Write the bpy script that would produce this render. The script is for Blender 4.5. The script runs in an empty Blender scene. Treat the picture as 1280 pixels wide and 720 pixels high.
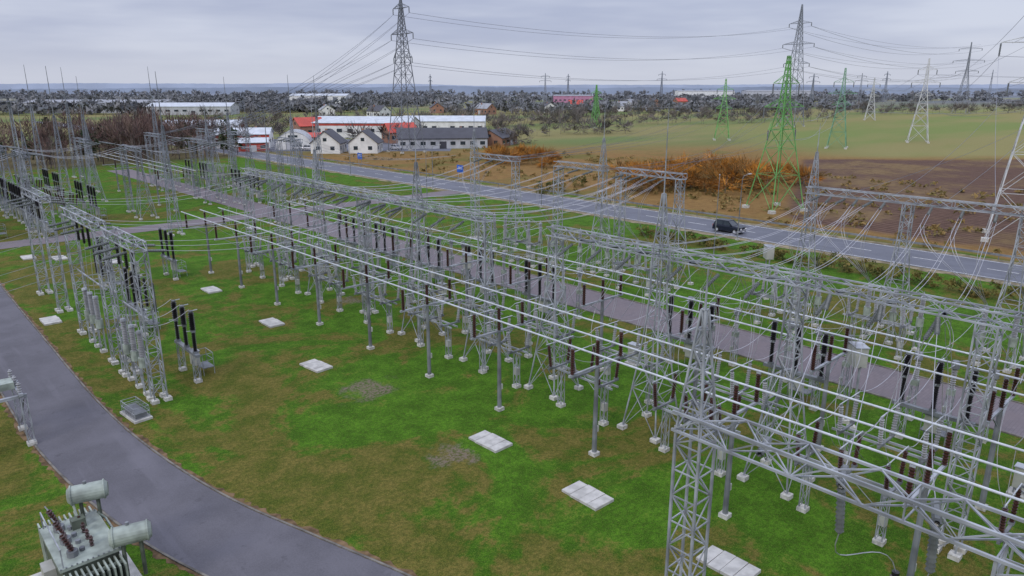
import bpy, math, random
import numpy as np
from mathutils import Vector
random.seed(7); rng=np.random.default_rng(7)
scene=bpy.context.scene
scene.view_settings.view_transform='Standard'; scene.view_settings.look='None'; scene.view_settings.exposure=0

# ---------- site grid: x = e (towards highway), y = s (along the yard) ----------
CE,CS=.680,.7332
def CG(X,Y): return (CS*X+CE*Y, -CE*X+CS*Y)

# ---------- node helpers ----------
class NG:
    def __init__(s,nt): s.nt=nt
    def n(s,t): return s.nt.nodes.new(t)
    def put(s,inp,v):
        if isinstance(v,bpy.types.NodeSocket): s.nt.links.new(v,inp)
        elif isinstance(v,(tuple,list)) and len(v)==3 and inp.type=='RGBA': inp.default_value=(*v,1)
        else: inp.default_value=v
    def m(s,op,a,b=0.0,clamp=False):
        x=s.n('ShaderNodeMath'); x.operation=op; x.use_clamp=clamp; s.put(x.inputs[0],a); s.put(x.inputs[1],b); return x.outputs[0]
    def ss(s,v,a,b,lo=0.0,hi=1.0):
        x=s.n('ShaderNodeMapRange'); x.interpolation_type='SMOOTHSTEP'; s.put(x.inputs['Value'],v)
        x.inputs['From Min'].default_value=a; x.inputs['From Max'].default_value=b; x.inputs['To Min'].default_value=lo; x.inputs['To Max'].default_value=hi
        return x.outputs[0]
    def mix(s,f,a,b,t='MIX'):
        x=s.n('ShaderNodeMixRGB'); x.blend_type=t; s.put(x.inputs[0],f); s.put(x.inputs[1],a); s.put(x.inputs[2],b); return x.outputs[0]
    def noise(s,vec,scale,detail=4,rough=.55,dist=0):
        x=s.n('ShaderNodeTexNoise'); s.nt.links.new(vec,x.inputs['Vector']); x.inputs['Scale'].default_value=scale
        x.inputs['Detail'].default_value=detail; x.inputs['Roughness'].default_value=rough; x.inputs['Distortion'].default_value=dist; return x.outputs['Fac']
    def map(s,vec,sc=(1,1,1),rot=(0,0,0)):
        x=s.n('ShaderNodeMapping'); s.nt.links.new(vec,x.inputs[0]); x.inputs['Scale'].default_value=sc; x.inputs['Rotation'].default_value=rot; return x.outputs[0]
    def bump(s,h,strength,dist):
        x=s.n('ShaderNodeBump'); s.put(x.inputs['Height'],h); x.inputs['Strength'].default_value=strength; x.inputs['Distance'].default_value=dist; return x.outputs[0]
def base(name):
    m=bpy.data.materials.new(name); m.use_nodes=True; g=NG(m.node_tree); b=m.node_tree.nodes['Principled BSDF']
    geo=g.n('ShaderNodeNewGeometry'); return m,g,b,geo.outputs['Position']
def simple(name,c,rough=.6,metal=0.0,var=.25,scale=1.5,spec=.5,bump=0):
    m,g,b,p=base(name)
    f=g.noise(p,scale,2,.6); f=g.ss(f,.3,.7)
    lo=tuple(x*(1-var) for x in c); hi=tuple(min(1,x*(1+var)) for x in c)
    g.put(b.inputs['Base Color'],g.mix(f,lo,hi)); b.inputs['Roughness'].default_value=rough; b.inputs['Metallic'].default_value=metal
    b.inputs['Specular IOR Level'].default_value=spec
    if bump: g.put(b.inputs['Normal'],g.bump(g.noise(p,scale*8,3),bump,.02))
    return m

STEEL=simple('galvanised_steel',(.285,.30,.32),.6,.15,.35,.9,.3)
STEELD=simple('aged_galvanised_steel',(.17,.18,.19),.6,.15,.3,.9,.3)
STEELF=simple('weathered_galvanised_steel',(.22,.235,.265),.6,.15,.3,.3,.3)
ALU=simple('aluminium_tube',(.50,.52,.55),.4,.3,.12,2)
WIRE=simple('conductor_aluminium',(.36,.36,.38),.5,.3,.15,1)
WIRED=simple('weathered_conductor',(.22,.23,.26),.6,.2,.1,1)
CONC=simple('concrete',(.42,.41,.38),.85,0,.16,2.0,.3,.4)
CONCL=simple('concrete_footing',(.45,.44,.40),.85,0,.25,4,.3)
KERB=simple('kerb_stone',(.15,.14,.12),.9,0,.35,1.2,.2)
BROWN=simple('brown_porcelain',(.050,.021,.018),.2,0,.3,2)
BLACK=simple('black_composite',(.014,.012,.015),.3,0,.3,2)
GREYP=simple('grey_porcelain',(.30,.30,.31),.3,0,.15,2)
GLASSI=simple('insulator_glass',(.12,.13,.13),.25,0,.2,2)
CAB=simple('cabinet_paint',(.38,.38,.34),.5,0,.15,1)
TANK=simple('transformer_grey_paint',(.085,.10,.075),.5,0,.35,1.5)
TANKL=simple('transformer_light_paint',(.25,.285,.245),.5,0,.3,1.5)
GREEN=simple('green_pylon_paint',(.13,.34,.09),.55,.1,.2,.6)
GREEN2=simple('teal_pylon_paint',(.13,.29,.17),.55,.1,.2,.6)
PWHITE=simple('pale_pylon_steel',(.48,.49,.49),.5,.2,.15,.6)
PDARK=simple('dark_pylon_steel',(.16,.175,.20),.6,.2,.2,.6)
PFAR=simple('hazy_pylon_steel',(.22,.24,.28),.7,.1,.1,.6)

# ---------- mesh builder ----------
class MB:
    def __init__(s): s.v=[];s.f=[];s.mi=[];s.mats=[]
    def M(s,mat):
        if mat not in s.mats: s.mats.append(mat)
        return s.mats.index(mat)
    def face(s,idx,mat): s.f.append(tuple(idx)); s.mi.append(s.M(mat))
    def prism(s,a,b,r,mat,n=4,r2=None,cap=False):
        a=Vector(a);b=Vector(b);d=b-a
        if d.length<1e-5:return
        d.normalize(); ref=Vector((0,0,1)) if abs(d.z)<.95 else Vector((1,0,0))
        u=d.cross(ref).normalized(); w=d.cross(u)
        if r2 is None:r2=r
        i0=len(s.v); off=math.pi/4 if n==4 else 0
        for P,R in((a,r),(b,r2)):
            for k in range(n):
                t=off+2*math.pi*k/n; q=P+u*(R*math.cos(t))+w*(R*math.sin(t)); s.v.append((q.x,q.y,q.z))
        mi=s.M(mat)
        for k in range(n):
            k2=(k+1)%n; s.f.append((i0+k,i0+k2,i0+n+k2,i0+n+k)); s.mi.append(mi)
        if cap:
            s.f.append(tuple(i0+k for k in range(n-1,-1,-1))); s.mi.append(mi)
            s.f.append(tuple(i0+n+k for k in range(n))); s.mi.append(mi)
    def box(s,c,sz,mat,rz=0,taper=1.0):
        i=len(s.v); ca,sa=math.cos(rz),math.sin(rz)
        for dz in(-.5,.5):
            t=taper if dz>0 else 1
            for dx,dy in((-.5,-.5),(.5,-.5),(.5,.5),(-.5,.5)):
                x=dx*sz[0]*t;y=dy*sz[1]*t; s.v.append((c[0]+x*ca-y*sa,c[1]+x*sa+y*ca,c[2]+dz*sz[2]))
        mi=s.M(mat)
        for f in((3,2,1,0),(4,5,6,7),(0,1,5,4),(1,2,6,5),(2,3,7,6),(3,0,4,7)): s.f.append(tuple(i+k for k in f)); s.mi.append(mi)
    def ins(s,a,b,r,mat,pitch=.13,n=7):
        a=Vector(a);b=Vector(b);L=(b-a).length; k=max(3,int(L/pitch)); d=(b-a).normalized()
        ref=Vector((0,0,1)) if abs(d.z)<.95 else Vector((1,0,0)); u=d.cross(ref).normalized(); w=d.cross(u)
        prof=[(0,r*.6)]
        for j in range(k):
            prof+= [((j+.45)/k,r),((j+.6)/k,r*.58)]
        prof.append((1,r*.55)); i0=len(s.v); mi=s.M(mat)
        for t,R in prof:
            P=a+(b-a)*t
            for q in range(n):
                th=2*math.pi*q/n; p=P+u*(R*math.cos(th))+w*(R*math.sin(th)); s.v.append((p.x,p.y,p.z))
        for j in range(len(prof)-1):
            for q in range(n):
                q2=(q+1)%n; s.f.append((i0+j*n+q,i0+j*n+q2,i0+(j+1)*n+q2,i0+(j+1)*n+q)); s.mi.append(mi)
        e=i0+(len(prof)-1)*n; s.f.append(tuple(e+q for q in range(n))); s.mi.append(mi)
    def tube(s,pts,r,mat,n=4):
        for a,b in zip(pts[:-1],pts[1:]): s.prism(a,b,r,mat,n)
    def wire(s,a,b,sag,r,mat,seg=12):
        a=Vector(a);b=Vector(b)
        s.tube([a+(b-a)*(i/seg)-Vector((0,0,4*sag*(i/seg)*(1-i/seg))) for i in range(seg+1)],r,mat,3)
    def finish(s,name,loc=(0,0,0),rz=0,sub=None,smooth=False):
        me=bpy.data.meshes.new(name); v=s.v
        if sub is not None: v=[(a-sub[0],b-sub[1],c-sub[2]) for a,b,c in v]; loc=sub
        me.from_pydata(v,[],s.f)
        for m in s.mats: me.materials.append(m)
        me.polygons.foreach_set('material_index',s.mi)
        if smooth: me.polygons.foreach_set('use_smooth',[True]*len(s.f))
        me.update(); o=bpy.data.objects.new(name,me); o.location=loc; o.rotation_euler=(0,0,rz); scene.collection.objects.link(o); return o
def dup(o,loc,rz=0,sc=1):
    c=o.copy(); c.location=loc; c.rotation_euler=(0,0,rz); c.scale=(sc,)*3; scene.collection.objects.link(c); return c
def placer(o):
    st={'first':True}
    def p(x,y,rz=0,sc=1):
        if st['first']:
            o.location=(x,y,0); o.rotation_euler=(0,0,rz); o.scale=(sc,)*3; st['first']=False; return o
        return dup(o,(x,y,0),rz,sc)
    return p

# ---------- lattice ----------
def lattice(mb,cx,cy,prof,z0,z1,leg,br,mat,mode='Z',step=.95,hor=1,mn=.55):
    z=z0;L=[z0]
    while z<z1-1e-3:
        hx,hy=prof(z); dz=max(2*min(hx,hy)*step,mn)
        z=z1 if z+dz*1.45>z1 else z+dz; L.append(z)
    def cor(z):
        hx,hy=prof(z); return [(cx-hx,cy-hy,z),(cx+hx,cy-hy,z),(cx+hx,cy+hy,z),(cx-hx,cy+hy,z)]
    for i in range(len(L)-1):
        A=cor(L[i]);B=cor(L[i+1])
        for k in range(4):
            k2=(k+1)%4
            mb.prism(A[k],B[k],leg,mat)
            if mode=='X' or (mode=='M' and prof(L[i])[0]>.75):
                mb.prism(A[k],B[k2],br,mat); mb.prism(A[k2],B[k],br,mat)
            elif (i+k)%2: mb.prism(A[k],B[k2],br,mat)
            else: mb.prism(A[k2],B[k],br,mat)
            if hor and (hor==1 or i%hor==0): mb.prism(B[k],B[k2],br,mat)
def column(mb,x,y,h,kind,spire=0,mat=STEEL,leg=.065,br=.035,flat=.40):
    if kind=='flare': prof=lambda z:(.34+.9*max(0,1-z/(h*.8))**1.35,)*2
    else: prof=lambda z:(flat,flat)
    lattice(mb,x,y,prof,.12,h,leg,br,mat,'M' if kind=='flare' else 'Z',1.05)
    hb=prof(0.12)[0]
    for dx in(-1,1):
        for dy in(-1,1): mb.box((x+dx*hb,y+dy*hb,.06),(.46,.46,.34),CONCL)
    if spire:
        t=prof(h)[0]
        lattice(mb,x,y,lambda z:(t+(.07-t)*(z-h)/3.6,)*2,h,h+3.6,leg*.8,br,mat,'Z')
        mb.prism((x,y,h+3.4),(x,y,h+spire),.045,mat,5,.015)
def beam(mb,x,y0,y1,z,w,d,mat=STEEL,leg=.06,br=.035,p=.85):
    n=max(2,int(round(abs(y1-y0)/p)));C=[(-w/2,-d/2),(w/2,-d/2),(w/2,d/2),(-w/2,d/2)]
    for i in range(n):
        a=y0+(y1-y0)*i/n;b=y0+(y1-y0)*(i+1)/n
        for k in range(4):
            k2=(k+1)%4
            A=(x+C[k][0],a,z+C[k][1]);B=(x+C[k][0],b,z+C[k][1]);A2=(x+C[k2][0],a,z+C[k2][1]);B2=(x+C[k2][0],b,z+C[k2][1])
            mb.prism(A,B,leg,mat)
            mb.prism(A,B2,br,mat) if (i+k)%2 else mb.prism(A2,B,br,mat)
            if i%3==0: mb.prism(A,A2,br,mat)
def gantry(x,cols,h=10.7,over=.5,mat=STEEL,w=.75,far=False):
    mb=MB(); L,Bq=(.05,.026) if not far else (.055,.03)
    for y,kind,sp in cols: column(mb,x,y,h,kind,sp,mat,L,Bq)
    ys=[c[0] for c in cols]
    beam(mb,x,min(ys)-over,max(ys)+over,h+.30,w,.56,mat,L,Bq,.9 if not far else 1.3)
    return mb.finish('lattice_gantry',sub=(x,cols[0][0],0))

# ================= main rows =================
gantry(33.3,[(38.8,'flare',0),(47.0,'flare',8.3),(55.2,'box',0),(63.4,'flare',8.3),(71.6,'box',0),(79.8,'box',0)])
gantry(33.3,[(-1.2,'box',0),(7.2,'box',0),(15.4,'flare',0),(23.5,'flare',8.5),(31.7,'flare',0)])
gantry(16.5,[(10.1,'box',4.8),(2.2,'box',0),(-5.7,'box',0)],h=10.6,w=.95)
gantry(12.8,[(48.2,'box',0),(54.5,'box',0)],h=10.1)
gantry(12.9,[(57.6,'box',0),(66.8,'box',0)],h=10.1)
gantry(12.9,[(75,'box',0),(83,'box',8)],h=10.1)
gantry(62.2,[(4.4,'box',0),(12.4,'flare',0),(20.4,'flare',0),(28.3,'flare',6)],h=11)
gantry(62.2,[(42,'flare',0),(49.6,'box',0)],h=11)
gantry(62.2,[(52.2,'flare',8),(59,'box',0)],h=11)
gantry(62.2,[(66.4,'flare',0),(74.4,'box',8)],h=11)

def mast(h):
    mb=MB(); prof=lambda z:(.10+.62*max(0,1-z/(h*.7)),)*2
    lattice(mb,0,0,prof,.12,h*.68,.055,.03,STEELF,'Z',1.3)
    for dx in(-1,1):
        for dy in(-1,1): mb.box((dx*prof(0)[0],dy*prof(0)[0],.06),(.5,.5,.36),CONCL)
    mb.prism((0,0,h*.66),(0,0,h),.085,STEELD,6,.03); return mb.finish('lightning_mast')
pm=placer(mast(22))
for x,y,k in[(33,105,1),(47,104,.8),(58,118,1),(66,124,1),(26,133,1.05),(44,140,.9),(60,150,1),(20,156,1.1),(36,160,1),(52,170,1.1),(22,184,1.1),(40,190,1.1),(30,172,1.1)]: pm(x,y,0,k)

# ================= equipment =================
def foot(mb,x,y): mb.box((x,y,.05),(.46,.46,.32),CONCL)
def post(mb,x,y,h,hw=.15):
    foot(mb,x,y); lattice(mb,x,y,lambda z:(hw,hw),.2,h,.03,.016,STEEL,'Z',1.4,0)
def disconnector(mat):
    mb=MB()
    for y in(-1.8,1.8): post(mb,0,y,2.6)
    for x in(-.28,.28): mb.box((x,0,2.66),(.07,5.2,.12),STEEL)
    for y in(-2,0,2):
        mb.box((0,y,2.78),(2.0,.12,.10),STEELD)
        for sx in(-1,1):
            mb.box((sx*.8,y,2.88),(.22,.22,.1),STEELD)
            mb.ins((sx*.8,y,2.93),(sx*1.0,y,4.38),.125,mat)
            mb.box((sx*1.0,y,4.42),(.12,.12,.1),STEELD)
        mb.prism((-1.25,y,4.48),(.05,y,4.48),.028,ALU,6); mb.prism((-.05,y,4.5),(1.25,y,4.5),.028,ALU,6)
    mb.box((.0,-1.8,1.2),(.3,.36,.5),CAB); mb.prism((.0,-1.8,1.4),(0,0,2.8),.02,STEEL)
    return mb.finish('disconnector_switch')
def breaker(mat=BLACK):
    mb=MB()
    for y in(-1.5,1.5): post(mb,0,y,2.0,.18)
    mb.box((0,0,2.1),(.3,4.3,.2),STEELD)
    for y in(-1.7,0,1.7):
        mb.box((0,y,2.28),(.3,.3,.16),STEELD)
        mb.ins((0,y,2.36),(0,y,3.75),.16,mat); mb.box((0,y,3.83),(.26,.26,.16),STEELD)
        mb.ins((0,y,3.9),(0,y,5.2),.22,mat); mb.prism((0,y,5.2),(0,y,5.3),.15,STEELD,8,cap=True)
        mb.prism((0,y,5.27),(.45,y,5.3),.03,ALU); mb.prism((0,y,3.85),(-.45,y,3.9),.03,ALU)
    mb.box((.45,0,1.3),(.45,.8,1.0),CAB); mb.box((.45,0,1.83),(.55,.9,.06),STEEL)
    mb.box((1.1,0,.55),(.8,1.4,.05),STEELD)
    for dx in(.72,1.48):
        for dy in(-.68,.68): mb.prism((dx,dy,0),(dx,dy,1.6),.024,STEEL)
    for z in(1.1,1.6):
        mb.prism((1.48,-.68,z),(1.48,.68,z),.02,STEEL); mb.prism((.72,-.68,z),(1.48,-.68,z),.02,STEEL); mb.prism((.72,.68,z),(1.48,.68,z),.02,STEEL)
    return mb.finish('circuit_breaker')
def ctrans():
    mb=MB(); post(mb,0,0,2.3,.17); mb.box((0,0,2.48),(.4,.4,.34),TANKL); mb.ins((0,0,2.65),(0,0,4.0),.17,GREYP)
    mb.prism((0,0,4.0),(0,0,4.45),.24,STEELD,10,.2,True); mb.prism((-.5,0,4.25),(.5,0,4.25),.03,ALU,6,cap=True); mb.box((0,.22,1.3),(.24,.16,.32),CAB)
    return mb.finish('current_transformer')
def vtrans():
    mb=MB(); post(mb,0,0,2.0,.18); mb.prism((0,0,2.0),(0,0,2.7),.28,TANKL,10,.28,True); mb.ins((0,0,2.7),(0,0,4.4),.2,GREYP,.12,10)
    mb.prism((0,0,4.4),(0,0,4.55),.22,STEEL,10,.18,True); mb.prism((0,0,4.5),(0,0,4.8),.03,ALU); return mb.finish('voltage_transformer')
def arrester():
    mb=MB(); foot(mb,0,0); mb.prism((0,0,.2),(0,0,2.6),.08,STEEL,8); mb.box((0,0,2.63),(.34,.34,.06),STEEL); mb.ins((0,0,2.66),(0,0,4.3),.12,BLACK)
    mb.prism((0,0,4.3),(0,0,4.4),.1,STEEL,8,cap=True)
    i=12
    for k in range(i):
        a=2*math.pi*k/i;b=2*math.pi*(k+1)/i; mb.prism((.28*math.cos(a),.28*math.sin(a),4.1),(.28*math.cos(b),.28*math.sin(b),4.1),.016,ALU)
    mb.prism((-.28,0,4.1),(0,0,4.35),.012,ALU); mb.prism((.28,0,4.1),(0,0,4.35),.012,ALU)
    return mb.finish('surge_arrester')
def pins():
    mb=MB(); foot(mb,0,0); mb.prism((0,0,.2),(0,0,3.4),.11,STEELD,8); mb.box((0,0,3.43),(.4,.4,.06),STEEL); mb.ins((0,0,3.46),(0,0,4.9),.16,BROWN); mb.prism((0,0,4.9),(0,0,5.02),.12,BLACK,8,cap=True)
    return mb.finish('post_insulator')
def bsupport():
    mb=MB(); foot(mb,0,0); mb.prism((0,0,.2),(0,0,5.3),.14,STEELD,8,.11); mb.box((0,0,5.36),(4.5,.13,.12),STEEL)
    for sx in(-1,1): mb.prism((sx*.1,0,4.5),(sx*1.3,0,5.3),.035,STEEL)
    for x in(-2,0,2): mb.ins((x,0,5.42),(x,0,6.87),.135,BROWN); mb.box((x,0,6.91),(.12,.2,.08),STEEL)
    mb.box((.14,0,1.6),(.14,.22,.34),CAB)
    return mb.finish('busbar_support')
def cabinet():
    mb=MB()
    for dx in(-.3,.3):
        for dy in(-.2,.2): mb.prism((dx,dy,0),(dx,dy,.5),.04,STEEL)
    mb.box((0,0,1.0),(.8,.5,1.1),CAB); mb.box((0,0,1.58),(.9,.6,.05),STEEL)
    mb.box((-.2,-.26,1.0),(.37,.02,1.0),CAB); mb.box((.2,-.26,1.0),(.37,.02,1.0),CAB); mb.box((.03,-.28,1.0),(.03,.03,.2),STEELD); mb.box((0,0,.03),(1.1,.8,.2),CONC)
    return mb.finish('control_cabinet')
def hcab():
    mb=MB()
    for dx in(-.45,.45): foot(mb,dx,0); mb.prism((dx,0,.2),(dx,0,4.2),.07,STEEL)
    mb.box((0,0,4.0),(1.1,.1,.12),STEEL); mb.box((0,.0,4.6),(1.1,.7,1.2),CAB); mb.box((0,0,5.23),(1.2,.8,.05),STEEL); mb.box((0,-.36,4.6),(.45,.03,.95),TANKL)
    return mb.finish('coupling_filter_box')
DS=placer(disconnector(BROWN));DG=placer(disconnector(GREYP));CB=placer(breaker());CT=placer(ctrans());VT=placer(vtrans());SA=placer(arrester());BS=placer(bsupport());CC=placer(cabinet());HC=placer(hcab());PI=placer(pins())

colsA=[-1.2,7.2,15.4,23.7,31.7,39.2,47,55.2,63.4,71.6,79.8]
for y in colsA:
    BS(28.3,y); BS(38.2,y)
def busbars(x0,s0,s1,name='tubular_busbar'):
    for dx in(-2,0,2):
        mb=MB(); mb.prism((x0+dx,s0,7.0),(x0+dx,s1,7.0),.052,ALU,8,cap=True); mb.finish(name,sub=(x0+dx,s0,0))
busbars(28.3,-6,81); busbars(38.2,-6,81)

bays=[3,11.3,19.5,27.6,43,51,59.3,67.5,75.7,35.4]
exits={3:8.4,11.3:16.4,19.5:24.3,27.6:25.3,43:45.8,51:46.8,59.3:55.6,67.5:70.4}
for c in bays:
    (DS if c<30 else DG if int(c)%2 else DS)(31.6,c); DG(36.2,c,math.pi)
    if c!=35.4:
        CB(43.2,c)
        for d in(-2,0,2): CT(46.2,c+d)
        if c in(3,19.5,43,59.3,27.6): DG(56.6,c)
        if c in exits:
            for d in(-2,0,2): (VT if int(c)%2 else SA)(59.6,c+d)
        if int(c)%3==0: CC(41.0,c+3.2,math.pi/2)
    mb=MB()
    for d in(-2,0,2):
        y=c+d; r=.016
        bx=28.3+(d)
        mb.wire((bx,y,7.0),(30.4,y,4.5),.45,r,WIRE,8)
        mb.wire((32.8,y,4.5),(35.0,y,4.5),.3,r,WIRE,6)
        mb.wire((38.2+d,y,7.0),(37.4,y,4.5),.3,r,WIRE,6)
        if c!=35.4:
            mb.wire((37.4,y,4.5),(42.9,y*.85+c*.15,5.2),.6,r,WIRE,8)
            mb.wire((43.5,y*.85+c*.15,5.2),(45.7,y,4.3),.3,r,WIRE,6)
            if c in exits: mb.wire((46.7,y,4.3),(59.6,y,4.6),1.0,r,WIRE,10)
    mb.finish('jumper_conductors',sub=(31.6,c,0))
def droop(mb,P,Q,bx,by,bz,r,n=11):
    """slack dropper: leaves P almost sideways, falls and comes in to Q"""
    P=Vector(P);Q=Vector(Q);C1=P+Vector((bx,by,bz));C2=Q+Vector((bx*.9,by*.9,(P.z-Q.z)*.35))
    pts=[]
    for i in range(n+1):
        t=i/n; pts.append(P*(1-t)**3+C1*3*t*(1-t)**2+C2*3*t*t*(1-t)+Q*t**3)
    mb.tube(pts,r,WIRE,3)
def span(x0,x1,ys0,ys1,z0,z1,sag,drop=None,r=.017,name='span_conductors',seg=14,twin=0):
    mb=MB()
    for a,b in zip(ys0,ys1):
        A=Vector((x0,a,z0));B=Vector((x1,b,z1)); d=(B-A).normalized(); L=1.5
        A2=A+d*L-Vector((0,0,.25));B2=B-d*L-Vector((0,0,.25))
        mb.ins(A,A2,.12,GLASSI,.14,6); mb.ins(B,B2,.12,GLASSI,.14,6)
        for o in ((-twin,twin) if twin else (0,)):
            oo=Vector((0,o,0)); mb.wire(A2+oo,B2+oo,sag,r,WIRE,seg)
            if drop:
                for f,Q,bv in drop(a,b):
                    P=A2+(B2-A2)*f-Vector((0,0,4*sag*f*(1-f)))+oo
                    droop(mb,P,Vector(Q)+oo*.6,bv[0],bv[1],bv[2],r)
    mb.finish(name,sub=(x0,ys0[0],0))
for c,ex in exits.items():
    hw=2.3
    span(33.7,61.8,[c-hw,c,c+hw],[ex-2.2,ex,ex+2.2],10.6,10.9,1.5,
         lambda a,b,c=c:[(.02,(36.9,a,4.5),(2.0,.5,-2.2)),(.30,(43.4,a,5.3),(1.2,-.8,-1.0)),(.97,(59.7,min(max(b,c-2),c+2),4.6),(-2.2,.5,-1.8))],twin=.12)
for c in [11.3,19.5,3,27.6,43,51,59.3,67.5,75.7]:
    mb=MB()
    for d in(-2.3,0,2.3):
        a=Vector((32.9,c+d,10.5)); a2=a+Vector((-1.3,0,-.55)); mb.ins(a,a2,.11,GLASSI,.14,6)
        b=Vector((33.7,c+d,10.5)); b2=b+Vector((1.3,0,-.5))
        droop(mb,a2,b2+Vector((.0,.15,0)),.0,.5,-2.6,.016,12)
        droop(mb,a2,(30.5,c+d*.9,4.5),-.9,.6,-1.6,.016)
        droop(mb,a2+Vector((0,.2,0)),(28.3+d*.87,c+d*.9,7.05),-.5,-.6,-2.2,.016)
    mb.finish('dropper_conductors',sub=(33,c,0))
for ya,yb,z,xx in[(6.15,11.3,10.4,16.9),(-1.5,3,10.4,16.9),(51.3,51.0,9.9,13.2),(62.2,59.3,9.9,13.3),(79,75.7,9.9,13.3)]:
    span(xx,32.9,[ya-2.2,ya,ya+2.2],[yb-2.3,yb,yb+2.3],z,10.6,.9)
for ya in(51.3,62.2,79):
    span(12.4,-26,[ya-2,ya,ya+2],[ya-8,ya-5,ya-2],9.9,11.5,2.2,r=.016)
mb=MB()
for s_ in(6.15,4.0,.6,-1.6):
    mb.ins((17.0,s_,10.3),(17.25,s_,8.9),.12,GLASSI); droop(mb,(17.25,s_,8.9),(22.5,s_,5.02),.2,.5,-2.0,.017); PI(22.5,s_)
mb.finish('portal_droppers',sub=(17,8.3,0))
for y in(49.6,51.3,53.1): VT(12.5,y,0,1.0)
for y in(60.6,62.2,63.8): VT(12.6,y,0,1.0)
CB(15.8,51.0); CB(24.4,81,0,1.0); CB(16.2,64); CB(18,80)
CC(21.7,84)
HC(42.5,15.5,math.pi/4); HC(40.8,50,math.pi/4); HC(64.5,33,0.8)
mb=MB()
for y in(49.6,51.3,53.1,60.6,62.2,63.8):
    mb.wire((12.6,y,4.8),(12.8,y,8.5),-.3,.017,WIRE,6); mb.ins((12.8,y,8.4),(12.8,y,9.9),.13,BLACK)
    mb.wire((12.6,y,4.8),(15.8,y,5.3),.4,.017,WIRE,6)
    mb.ins((13.7,y,5.6),(13.7,y,7.6),.13,BLACK); mb.prism((13.7,y-.0,5.5),(12.9,y,5.5),.04,STEEL)
mb.prism((12.9,48.4,5.5),(12.9,54.3,5.5),.06,STEEL); mb.prism((12.9,58,5.5),(12.9,66.6,5.5),.06,STEEL)
mb.finish('portal_bushings',sub=(12.8,49.6,0))

# ---- far yard ----
FR={20:[122,130,138,146],34:[122,130,146,154],48:[130,138,154,162],62:[122,130,146,154,162,170],8:[130,138,150,158]}
for x,ys in FR.items():
    for i in range(0,len(ys)-1,2):
        gantry(x+random.uniform(-1,1),[(ys[i],'flare',8 if (i+x)%4==0 else 0),(ys[i+1],'box',0)] ,h=10.4,far=True,over=.8,mat=STEELF)
for y in(126,134,150,158):
    DS(24.5,y);CB(28,y);BS(40,y);CB(54,y);DG(58,y)
    for d in(-2,0,2): CT(51,y+d)
for y in(118,124,130,136,143,150): CB(13.5,y+1,0,1.15); CB(19,y-2,0,1.1)
busbars(40,120,165)
for x0,x1 in((8,20),(20,34),(34,48),(48,62)):
    for y in(126,142,158):
        if y<FR[x0][-1]: span(x0+.4,x1-.4,[y-2.2,y,y+2.2],[y-2.2,y,y+2.2],10.7,10.7,.8,r=.025,seg=6)
for x in (34,48,62):
    for dx in(-1.5,0,1.5):
        mb=MB(); mb.wire((x+dx,80,10.8),(x+dx,122,10.8),1.6,.022,WIRE,10); mb.finish('strung_busbar',sub=(x+dx,80,0))
mb=MB(); lattice(mb,0,0,lambda z:(.5-.02*z,)*2,0,17,.07,.04,STEELF,'Z',1.2); mb.box((0,0,17.1),(2.4,2.4,.1),STEELD)
for a in range(6):
    t=a*math.pi/3; mb.box((1.1*math.cos(t),1.1*math.sin(t),17.5),(.5,.3,.4),CAB,t)
for k in range(4):
    s_=[(-1.2,-1.2),(1.2,-1.2),(1.2,1.2),(-1.2,1.2)]; a=s_[k];b=s_[(k+1)%4]; mb.prism((*a,18),(*b,18),.03,STEEL); mb.prism((*a,17.1),(*a,18),.03,STEEL)
fm=placer(mb.finish('floodlight_mast')); fm(28,182); fm(-4,150)

# ================= slabs, cage, transformer =================
def slab(L,W):
    mb=MB(); n=int(L/.5)
    for i in range(n):
        mb.box((random.uniform(-.03,.03),-L/2+(i+.5)*L/n,.07),(W+random.uniform(-.06,.06),L/n-.035,.14+random.uniform(-.02,.02)),CONC,random.uniform(-.015,.015))
    return mb.finish('concrete_duct_cover')
sp=placer(slab(2.4,1.35))
for x,y,r in((25,28.8,.03),(24.8,21.1,-.02),(25.1,13.3,0),(23.3,46.5,.1),(25.4,58.4,0),(25.6,72.7,0),(11.3,72.3,0),(17.6,99.5,0),(14.9,102.5,0),(22,93,0),(43,102,0)): sp(x,y,r)
mb=MB(); mb.box((0,0,.08),(1.1,2.3,.14),CONC)
for x in(-.45,.45):
    for i in range(9): mb.prism((x,-1+i*.25,.15),(x,-1+i*.25,.9),.015,STEEL)
    for z in(.2,.55,.9): mb.prism((x,-1,z),(x,1,z),.02,STEEL)
for y in(-1,1):
    for z in(.2,.55,.9): mb.prism((-.45,y,z),(.45,y,z),.02,STEEL)
for i in range(5): mb.prism((-.45,-1+i*.5,.9),(.45,-1+i*.5,.9),.015,STEEL)
mb.box((0,0,.35),(.7,1.7,.35),STEELD)
mb.finish('steel_guard_cage',(10.9,46.6,0),.1)

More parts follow.
